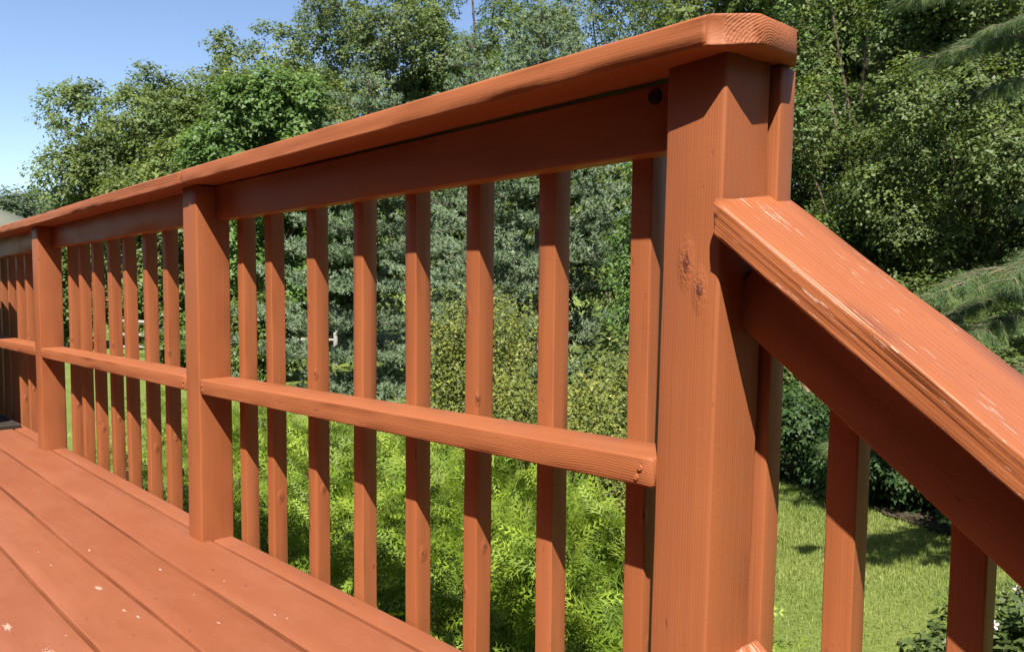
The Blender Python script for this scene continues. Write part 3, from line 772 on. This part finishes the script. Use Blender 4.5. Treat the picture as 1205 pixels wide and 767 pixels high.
for k_, (d_, l_, h, rx, lb) in enumerate([(20.5, -6.35, 2.3, .9, 'leafy green shrub in front of the split-rail fence beside the left pine'), (22, -9.3, 1.5, .9, 'low leafy shrub in front of the fence behind the middle post'), (21, -7.7, 1.6, .7, 'small leafy shrub by the fence right of the middle post'), (27.5, -12.2, 2.6, 1.3, 'leafy shrub behind the fence in the middle section')]):
    p_ = yard(d_, l_); shrub('leafy_shrub', lb, 'shrub', (p_.x, p_.y, gz(p_.x, p_.y)), h, rx, 900, 14, .11, [(.10, .15, .03), (.12, .17, .035), (.08, .12, .03)], 140+k_, lobes_n=14, lr=.36, inner=.4)
# ------------------------------------------------------------------ conifers in the middle
p_ = yard(19, -3.4); pine('pine_tree', 'pale blue-green pine behind the left end of the right railing section', (p_.x, p_.y, gz(p_.x, p_.y)), 5.1, 2.9, 61, 160, nn=13, group='blue-green pines beyond the lawn')
p_ = yard(17, .55); pine('pine_tree', 'large blue-green pine with layered boughs in the centre beyond the lawn', (p_.x, p_.y, gz(p_.x, p_.y)), 6.0, 3.5, 62, 210, nn=13, group='blue-green pines beyond the lawn')
p_ = yard(23.5, -1.3); pine('pine_tree', 'tallest blue-green pine standing between and behind the other two', (p_.x, p_.y, gz(p_.x, p_.y)), 7.3, 3.0, 63, 90, nn=15, group='blue-green pines beyond the lawn')

# ------------------------------------------------------------------ broadleaf trees beyond the yard
BG = 'tall trees beyond the yard'
def T(d, l, top, rx, label, seed, pal=GREEN, ln=.14, sprays=1700, per=18, lobes_n=26, lr=1.1, cb=.12, **kw):
    far = d > 17; kw.setdefault('inner', .62); kw.setdefault('single', far)
    if far: ln *= .84; sprays = int(sprays*1.8); per = 22; kw.setdefault('wr', .40); lobes_n = int(lobes_n*1.5); lr *= .88; kw.setdefault('spray_len', .62)
    else: ln *= .72; sprays = int(sprays*1.6); per = 17; kw.setdefault('wr', .44); kw['single'] = True; kw['inner'] = .5; lobes_n = int(lobes_n*1.7); lr *= .78; kw.setdefault('spray_len', .42)
    p_ = yard(d, l); tree('broadleaf_tree', label, 'tree', BG, (p_.x, p_.y, gz(p_.x, p_.y)), top, rx, lobes_n, lr, sprays, per, ln, pal, seed, crown_bot=cb, **kw)
T(31, -14.0, 8.5, 3.9, 'leftmost tall leafy tree, standing against open sky', 71, [(.10, .14, .036), (.115, .155, .04), (.085, .125, .034)], lobes_n=34, lr=1.05, sprays=2500)
T(33, -10.6, 10.0, 4.9, 'rounded tall tree just right of the leftmost tall tree against the sky', 72, GREEN, lobes_n=38, sprays=2400)
T(36, -6.4, 15.6, 4.6, 'very tall tree rising above the pale young trees left of the pines', 73, DEEP, lobes_n=56, sprays=2400)
T(25, -7.6, 6.6, 2.5, 'pale green young tree in front of the tall trees, left of the pines', 74, LIGHT, ln=.15, lobes_n=20, lr=.8, sprays=1300, cb=.05)
T(28, -11.5, 5.4, 2.6, 'low leafy tree at the foot of the left trees', 75, GREEN, ln=.15, lobes_n=18, lr=.9, sprays=1100, cb=.02)
T(38, -1.6, 17.5, 5.0, 'tall airy tree above the pines with small gaps of sky', 76, LIGHT[2:]+GREEN[:2], ln=.13, lobes_n=56, sprays=2400)
T(37, 4.2, 15.5, 4.6, 'tall dark tree above the middle of the railing cap', 77, DEEP, ln=.13, lobes_n=50, sprays=2000)
T(33, 8.2, 14.5, 4.3, 'tall green tree behind the end of the railing cap', 78, GREEN, ln=.14, lobes_n=50, sprays=1900)
T(14.0, 2.95, 3.6, 1.25, 'small yellow-green leafy tree between the pines and the corner post', 79, LIGHT, ln=.085, lobes_n=16, lr=.55, sprays=900, cb=.04)
T(18.5, 8.6, 2.6, 2.4, 'bushy dark tree closing the gap low behind the handrail', 136, DEEP, ln=.2, lobes_n=16, lr=1.0, sprays=520, cb=.0)
RT = dict(mat_=M_gloss, tr=.08)
T(15.5, 6.6, 9.6, 2.6, 'leafy tree directly right of the corner post', 80, LIGHT[2:]+GREEN, ln=.085, lobes_n=50, lr=.76, sprays=4300, cb=.06, tr=.07)
T(13.6, 7.9, 7.2, 2.5, 'broad leafy tree with shiny leaves in the middle of the right side', 81, DEEP+GREEN[:2], ln=.075, lobes_n=46, lr=.62, sprays=4200, cb=.08, **RT)
T(12.6, 9.4, 7.4, 2.4, 'shiny-leaved tree at the right edge of the view', 82, DEEP+[(.08, .125, .045)], ln=.075, lobes_n=42, lr=.6, sprays=3600, cb=.08, **RT)
T(20, 12, 12.5, 4.2, 'tall tree standing behind the right-hand trees', 83, DEEP, ln=.19, lobes_n=34, sprays=1500, cb=.08)
T(22, 7.2, 10.5, 3.6, 'tree filling the gap behind the corner post', 84, GREEN, ln=.19, lobes_n=34, sprays=2000, cb=.08, tr=.08)
T(24, 16.5, 12.0, 4.2, 'tall dark tree far back on the right', 85, DEEP, ln=.22, lobes_n=26, sprays=900, cb=.08)
T(27, -15.6, 1.7, 2.0, 'low bushy tree at far left beyond the fence', 86, GREEN, ln=.15, lobes_n=14, lr=.8, sprays=700, cb=.02)
for k_, (d_, l_, tp_, lb) in enumerate([(30, -6.0, 5.5, 'bushy tree closing the gap behind the left pine'), (32, -2.2, 6.5, 'bushy tree closing the gap behind the middle pines'), (31, 1.8, 6.5, 'bushy tree closing the gap right of the pines'), (27, 4.6, 6.5, 'bushy dark tree closing the gap behind the yellow-green shrub'), (40, -10, 6, 'bushy tree in the gap below the left trees')]):
    T(d_, l_, tp_, 2.6, lb, 130+k_, DEEP, ln=.22, lobes_n=16, lr=1.2, sprays=520, cb=.0)
for k_, (x_, y_, tp_, lb) in enumerate([(-1.5, -10, 6.0, 'unseen leafy tree behind the foot of the stairs, added to block sky light'), (3.6, -9.2, 5.5, 'unseen leafy tree behind the viewer at the right, added to block sky light'), (8.8, -7.2, 6.0, 'unseen leafy tree far to the right of the stairs, added to block sky light')]):  # out of view, added to hold sky light off the shaded wood
    tree('broadleaf_tree', lb, 'tree', None, (x_, y_, gz(x_, y_)), tp_, 2.8, 24, 1.0, 900, 14, .24, DEEP, 160+k_, crown_bot=.1, spray_len=.6, single=True, wr=.42)
FG = 'hazy trees on the horizon at far left'
for i, (d_, l_, tp_, rx_, lb) in enumerate([(75, -45.5, 8.3, 5, 'hazy rounded tree on the left horizon behind the grey roof'), (80, -52, 7.6, 5, 'hazy tree at the extreme left edge of the horizon'), (72, -38.5, 6.8, 5, 'hazy low tree on the horizon left of the tall trees'), (78, -33.5, 7.5, 5.5, 'hazy horizon tree partly hidden behind the leftmost tall tree'), (74, -24, 8, 6, 'hazy horizon tree seen through the middle railing section')]):
    p_ = yard(d_, l_); tree('distant_tree', lb, 'tree', FG, (p_.x, p_.y, G), tp_, rx_, 16, 1.8, 1500, 14, .34, FARG, 300+i, crown_bot=.03, spray_len=1.3, tr=.3, single=True)

# ------------------------------------------------------------------ right-hand bed: low shrubs at the lawn edge
BED = 'dark low shrubs along the lawn edge'
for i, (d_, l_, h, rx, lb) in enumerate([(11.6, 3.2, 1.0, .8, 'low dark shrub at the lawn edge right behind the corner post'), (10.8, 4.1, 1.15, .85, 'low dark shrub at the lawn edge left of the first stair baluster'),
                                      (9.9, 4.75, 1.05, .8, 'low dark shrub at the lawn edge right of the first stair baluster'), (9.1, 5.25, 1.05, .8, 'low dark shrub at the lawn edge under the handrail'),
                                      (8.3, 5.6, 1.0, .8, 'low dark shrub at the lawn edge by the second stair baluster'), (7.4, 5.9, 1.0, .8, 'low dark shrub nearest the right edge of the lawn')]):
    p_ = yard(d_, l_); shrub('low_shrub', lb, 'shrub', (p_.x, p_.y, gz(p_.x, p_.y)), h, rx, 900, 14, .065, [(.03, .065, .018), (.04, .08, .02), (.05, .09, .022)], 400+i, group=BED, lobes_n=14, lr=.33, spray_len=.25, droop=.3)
# understory, so the wood is dark and closed at its foot
for i, (d_, l_, h, rx, lb) in enumerate([(13.2, 5.2, 2.6, 1.2, 'leafy understory shrub behind the low bed shrubs near the post'), (12.2, 6.4, 2.7, 1.2, 'leafy understory shrub behind the handrail'), (10.6, 7.1, 2.6, 1.2, 'leafy understory shrub near the pine boughs'), (16.5, 4.2, 3.2, 1.4, 'leafy understory shrub behind the corner post'), (9.2, 7.3, 2.3, 1.1, 'leafy understory shrub at the right edge under the trees')]):
    p_ = yard(d_, l_); shrub('understory_shrub', lb, 'shrub', (p_.x, p_.y, gz(p_.x, p_.y)), h, rx, 1500, 14, .075, DEEP+GREEN[:1], 420+i, group='understory shrubs at the foot of the right-hand trees', lobes_n=20, lr=.42, spray_len=.3)
# a short bare trunk catching the sun under the trees
p_ = yard(12.0, 4.42); st = empty('tree_stump', (p_.x, p_.y, gz(p_.x, p_.y)), 'short pale twisted trunk in the shade just right of the corner post', 'trunk')
tubes('trunk', [[(p_+Vector((.03*math.sin(t*4), .03*math.cos(t*5), 1.9*t)), .085-.03*t) for t in (0, .15, .3, .45, .6, .75, .9, 1)]], noisy('pale_bark', (.16, .11, .07), (.3, .21, .14), 12, .9, .02, (1, 1, .3)), st, 9)

# ------------------------------------------------------------------ near white pine at the right with drooping boughs
LONG = [(.09, .145, .045), (.078, .13, .045), (.12, .165, .048), (.07, .12, .05)]
def long_pine(base, boughs, seed):
    rng = np.random.default_rng(seed); rg = random.Random(seed); base = Vector(base)
    root = empty('pine_tree', base, 'long-needled pine at the right edge with drooping boughs over the handrail', 'pine tree')
    tubes('trunk', [[(base+Vector((0, 0, 9*t-.05)), .13*(1-t)+.02) for t in (0, .25, .5, .75, 1)]], M_bark, root, 9)
    segs = []; C = []; A = []
    for tip, zt in boughs:
        tip = Vector(tip); s = Vector((base.x, base.y, zt)); q = []
        for i in range(7):
            t = i/6; w_ = s.lerp(tip, t); w_.z += .18*math.sin(t*3.14)*(tip-s).length*.5; q.append((w_, .022*(1-t)+.004))
        segs.append(q)
        ln_ = (tip-s).length
        for k in range(int(26*ln_/2)+10):
            t = rg.uniform(.30, 1.0)**.8; i0 = min(5, int(t*6)); c0 = q[i0][0].lerp(q[i0+1][0], t*6-i0)
            dv = (q[i0+1][0]-q[i0][0]).normalized(); sd = dv.cross(Vector((0, 0, 1))).normalized()*rg.choice((-1, 1))
            e = c0+(dv*.7+sd*rg.uniform(.2, 1)+Vector((0, 0, rg.uniform(-.25, .2))))*rg.uniform(.12, .42)*(1.15-t*.6)
            segs.append([(c0, .006), (c0.lerp(e, .5)+Vector((0, 0, .02)), .004), (e, .003)])
            for j in range(5):
                u_ = (j+.5)/5; C.append(tuple(c0.lerp(e, u_))); a = (e-c0).normalized(); A.append(tuple(a))
    tubes('branch', segs, M_bark, root, 5)
    V, tn = needle_tufts(rng, np.array(C), np.array(A), 26, .115, .0014, LONG, spread=.85, droop=.45, back=.05)
    link('needles', np_mesh('needles', V, np.arange(len(V)).reshape(-1, 3), tint=tn, mats=(M_needle,)), root)
    return root
pb = yard(7.2, 5.6)
def yp(d, l, z): return tuple(yard(d, l, z))
long_pine((pb.x, pb.y, gz(pb.x, pb.y)), [
    (yp(6.0, 3.05, .45), .55), (yp(6.1, 3.35, .10), .25), (yp(6.0, 3.7, .62), .85), (yp(6.3, 3.9, -.25), -.1), (yp(6.6, 3.6, .30), .5),
    (yp(6.2, 3.0, 2.75), 2.9), (yp(6.4, 3.3, 2.35), 2.5), (yp(6.0, 3.35, 2.75), 2.9), (yp(6.6, 3.9, 2.15), 2.4), (yp(6.3, 2.4, 2.85), 3.1), (yp(6.1, 3.8, 2.8), 3.0), (yp(6.0, 4.4, 2.9), 3.3), (yp(8.0, 4.2, 2.8), 3.1),
    (yp(7.2, 2.9, -.92), -.7), (yp(6.4, 6.4, 1.2), 1.4), (yp(8.4, 6.2, 1.6), 1.8), (yp(7.8, 4.9, 1.3), 1.4)], 91)

# small pine seedling and the flowering bush beside the stairs
p_ = yard(4.1, 2.62); rng = np.random.default_rng(8)
sp = empty('pine_seedling', (p_.x, p_.y, gz(p_.x, p_.y)), 'small long-needled pine seedling at the lower right corner', 'pine tree')
segs = []; C = []; A = []; rg = random.Random(4)
hz = -1.32-p_.z
for k in range(22):
    a = rg.random()*6.28; z0 = hz*rg.uniform(.3, .98); r_ = .10+.30*(1-z0/hz)+.1*rg.random()
    s = p_+Vector((0, 0, z0-.08)); e = s+Vector((math.cos(a)*r_, math.sin(a)*r_, .12))
    segs.append([(s, .008), (s.lerp(e, .6), .006), (e, .003)])
    for j in range(4): C.append(tuple(s.lerp(e, .4+.2*j))); A.append(tuple((e-s).normalized()))
segs.append([(p_+Vector((0, 0, -.03)), .02), (p_+Vector((0, 0, hz*.5)), .014), (p_+Vector((0, 0, hz)), .005)])
tubes('stem', segs, M_twig, sp, 5)
V, tn = needle_tufts(rng, np.array(C), np.array(A), 30, .12, .0014, [(.13, .19, .05), (.10, .17, .045), (.16, .2, .06)], spread=.9, droop=.15)
link('needles', np_mesh('needles', V, np.arange(len(V)).reshape(-1, 3), tint=tn, mats=(M_needle,)), sp)

p_ = yard(4.8, 3.12); fb = shrub('flowering_bush', 'dark green bush with a few pale pink flowers by the lawn at lower right', 'bush', (p_.x, p_.y, gz(p_.x, p_.y)), .98, .46, 520, 14, .07, DEEP, 51, mat_=M_gloss, lobes_n=16, lr=.22, spray_len=.22, inner=.2)
mp_, nt_, pp_ = mat('pink_petal'); pp_.inputs['Base Color'].default_value = (.50, .40, .46, 1); pp_.inputs['Roughness'].default_value = .6
mr_, nt_, pp_ = mat('red_eye'); pp_.inputs['Base Color'].default_value = (.30, .03, .03, 1)
def flower(c, face, s, seed):
    rg = random.Random(seed); f = Vector(face).normalized(); u = f.orthogonal().normalized(); v = f.cross(u); V = []; Tq = []
    for k in range(5):
        a = 6.283*k/5+rg.uniform(-.1, .1); i = len(V)
        for (rr_, da, hh) in ((.08, 0, 0), (.6, -.42, .25), (1, -.2, .30), (1, .2, .34), (.6, .42, .25)):
            V.append(tuple(Vector(c)+(u*math.cos(a+da)+v*math.sin(a+da))*rr_*s+f*hh*s))
        Tq += [(i, i+1, i+2), (i, i+2, i+3), (i, i+3, i+4)]
    o = link('flower', np_mesh('flower', V, Tq, mats=(mp_,)), fb)
    bm = bmesh.new(); bmesh.ops.create_icosphere(bm, subdivisions=1, radius=s*.22, matrix=Matrix.Translation(Vector(c)+f*s*.12)); me = bpy.data.meshes.new('flower_eye'); bm.to_mesh(me); bm.free(); me.materials.append(mr_)
    e = link('flower_eye', me, None); e.parent = o; e.matrix_parent_inverse = o.matrix_basis.inverted()
    e.matrix_parent_inverse = Matrix.Translation(-Vector(fb.location)) if False else Matrix.Identity(4)
toC = (CAM-yard(5, 2.85, -1.4)).normalized()
for i, (d_, l_, z) in enumerate([(4.55, 2.50, -1.62), (4.62, 2.76, -1.30), (4.55, 2.84, -1.38), (4.75, 3.1, -1.25), (4.4, 2.98, -1.5)]):
    flower(yard(d_, l_, z), toC+Vector((.3*math.sin(i*2), .3*math.cos(i), .4)), .030, i)

# one dead leaf caught on the hedge
rg = random.Random(2); V = []; Tq = []
c = Vector((.70, 1.88, -.62)); f = (CAM-c).normalized(); u = f.orthogonal().normalized(); v = f.cross(u)
for k in range(7):
    a = 6.283*k/7; i = len(V); V += [tuple(c), tuple(c+(u*math.cos(a-.3)+v*math.sin(a-.3))*.012+f*.004), tuple(c+(u*math.cos(a)+v*math.sin(a))*(.03+.012*rg.random())-f*.004), tuple(c+(u*math.cos(a+.3)+v*math.sin(a+.3))*.012+f*.004)]
    Tq += [(i, i+1, i+2), (i, i+2, i+3)]
m_, nt_, pp_ = mat('dead_leaf'); pp_.inputs['Base Color'].default_value = (.33, .12, .06, 1)
o = link('dead_leaf', np_mesh('dead_leaf', V, Tq, mats=(m_,))); tag(o, 'small reddish dead leaf caught on the green hedge between balusters', 'leaf')

# ------------------------------------------------------------------ fences beyond the lawn
def rail_fence(label, pts, col, seed, h=1.15, rails=3):
    rg = random.Random(seed); c0 = yard(*pts[0]); root = empty('rail_fence', c0, label, 'fence')
    m_ = noisy('weathered_rail', tuple(v*.75 for v in col), col, 14, .9, .01, (1, 1, 1))
    P = []
    for i in range(len(pts)-1):
        a, b = yard(*pts[i]), yard(*pts[i+1]); k = max(1, int((b-a).length/2.4))
        P += [a.lerp(b, j/k) for j in range(k)]
    P.append(yard(*pts[-1]))
    for q in P:
        q.z = gz(q.x, q.y); tubes('fence_post', [[(q+Vector((0, 0, -.1)), .075), (q+Vector((0, 0, h*.5)), .07), (q+Vector((0, 0, h+.12)), .062), (q+Vector((0, 0, h+.13)), .01)]], m_, root, 7)
    for a, b in zip(P[:-1], P[1:]):
        for k in range(rails):
            z = h*(.28+.34*k); ja, jb = rg.uniform(-.05, .05), rg.uniform(-.05, .05)
            aa = a+Vector((0, 0, z+ja)); b_ = b+Vector((0, 0, z+jb)); mm = aa.lerp(b_, .5)+Vector((0, 0, rg.uniform(-.03, .03)))
            tubes('rail', [[(aa, .04), (aa.lerp(mm, .5), .056), (mm, .06), (b_.lerp(mm, .5), .055), (b_, .04)]], m_, root, 6)
rail_fence('weathered grey split-rail fence beyond the lawn, left of the pines', [(25, -12.5), (24.5, -10), (23.5, -5.2)], (.25, .23, .20), 1)
rail_fence('reddish brown rail fence farther back, seen through the middle railing section', [(36, -22), (35, -13.5)], (.25, .10, .06), 2, 1.3)

# ------------------------------------------------------------------ neighbour's house (only its roof edge shows)
hb = yard(52, -37.3); hs = empty('house', (hb.x, hb.y, G), 'neighbouring house with a grey-green shingled roof at the far left', 'house')
M_roof = noisy('roof_shingle', (.11, .115, .085), (.15, .15, .115), 8, .9, .01); M_wall = noisy('house_siding', (.5, .48, .42), (.58, .55, .5), 5, .8, .003)
ax = (Rh+Fh*.15).normalized(); ay = Vector((-ax.y, ax.x, 0))
def hp(u_, v_, z): return tuple(hb+ax*u_+ay*v_+Vector((0, 0, z)))
hw, hd, ez, rz_ = 6.0, 4.5, 4.9, 7.3
Vw = [hp(-hw, -hd, 0), hp(hw, -hd, 0), hp(hw, hd, 0), hp(-hw, hd, 0), hp(-hw, -hd, ez), hp(hw, -hd, ez), hp(hw, hd, ez), hp(-hw, hd, ez)]
link('wall', np_mesh('wall', Vw, quads=[(0, 1, 5, 4), (1, 2, 6, 5), (2, 3, 7, 6), (3, 0, 4, 7)], mats=(M_wall,)), hs)
o_ = .5; Vr = []
for dz in (0, .16): Vr += [hp(-hw-o_, -hd-o_, ez-.1+dz), hp(hw+o_, -hd-o_, ez-.1+dz), hp(hw+o_, hd+o_, ez-.1+dz), hp(-hw-o_, hd+o_, ez-.1+dz), hp(-hw+3.5, 0, rz_+dz), hp(hw-5.2, 0, rz_+dz)]
fr = [(0, 1, 5, 4), (2, 3, 4, 5)]; tr_ = [(1, 2, 5), (3, 0, 4)]
Qr = [tuple(i+6 for i in f) for f in fr]+[f[::-1] for f in fr]+[(0, 1, 7, 6), (1, 2, 8, 7), (2, 3, 9, 8), (3, 0, 6, 9)]
Tr = [tuple(i+6 for i in f) for f in tr_]+[f[::-1] for f in tr_]
link('roof', np_mesh('roof', Vr, Tr, Qr, mats=(M_roof,)), hs)
mv, nt_, pp_ = mat('white_vent'); pp_.inputs['Base Color'].default_value = (.8, .8, .8, 1)
vz = Vector(hp(1.6, -3.2, 5.9)); tubes('vent_pipe', [[(vz, .12), (vz+Vector((0, 0, .45)), .12), (vz+Vector((0, 0, .46)), .16), (vz+Vector((0, 0, .56)), .15), (vz+Vector((0, 0, .57)), .01)]], mv, hs, 10)
mg, nt_, pp_ = mat('window_glass'); pp_.inputs['Base Color'].default_value = (.05, .07, .08, 1); pp_.inputs['Roughness'].default_value = .1
for k in (-3.5, 0, 3.5):
    a = Vector(hp(k-.5, -hd-.03, 1.0)); b = Vector(hp(k+.5, -hd-.03, 2.3)); q = [hp(k-.55, -hd-.03, .95), hp(k+.55, -hd-.03, .95), hp(k+.55, -hd-.03, 2.35), hp(k-.55, -hd-.03, 2.35)]
    q2 = [hp(k-.55, -hd+.0, .95), hp(k+.55, -hd, .95), hp(k+.55, -hd, 2.35), hp(k-.55, -hd, 2.35)]
    w = link('window', np_mesh('window', q+q2, quads=[(0, 1, 2, 3), (0, 4, 5, 1), (1, 5, 6, 2), (2, 6, 7, 3), (3, 7, 4, 0)], mats=(mg,)), hs)
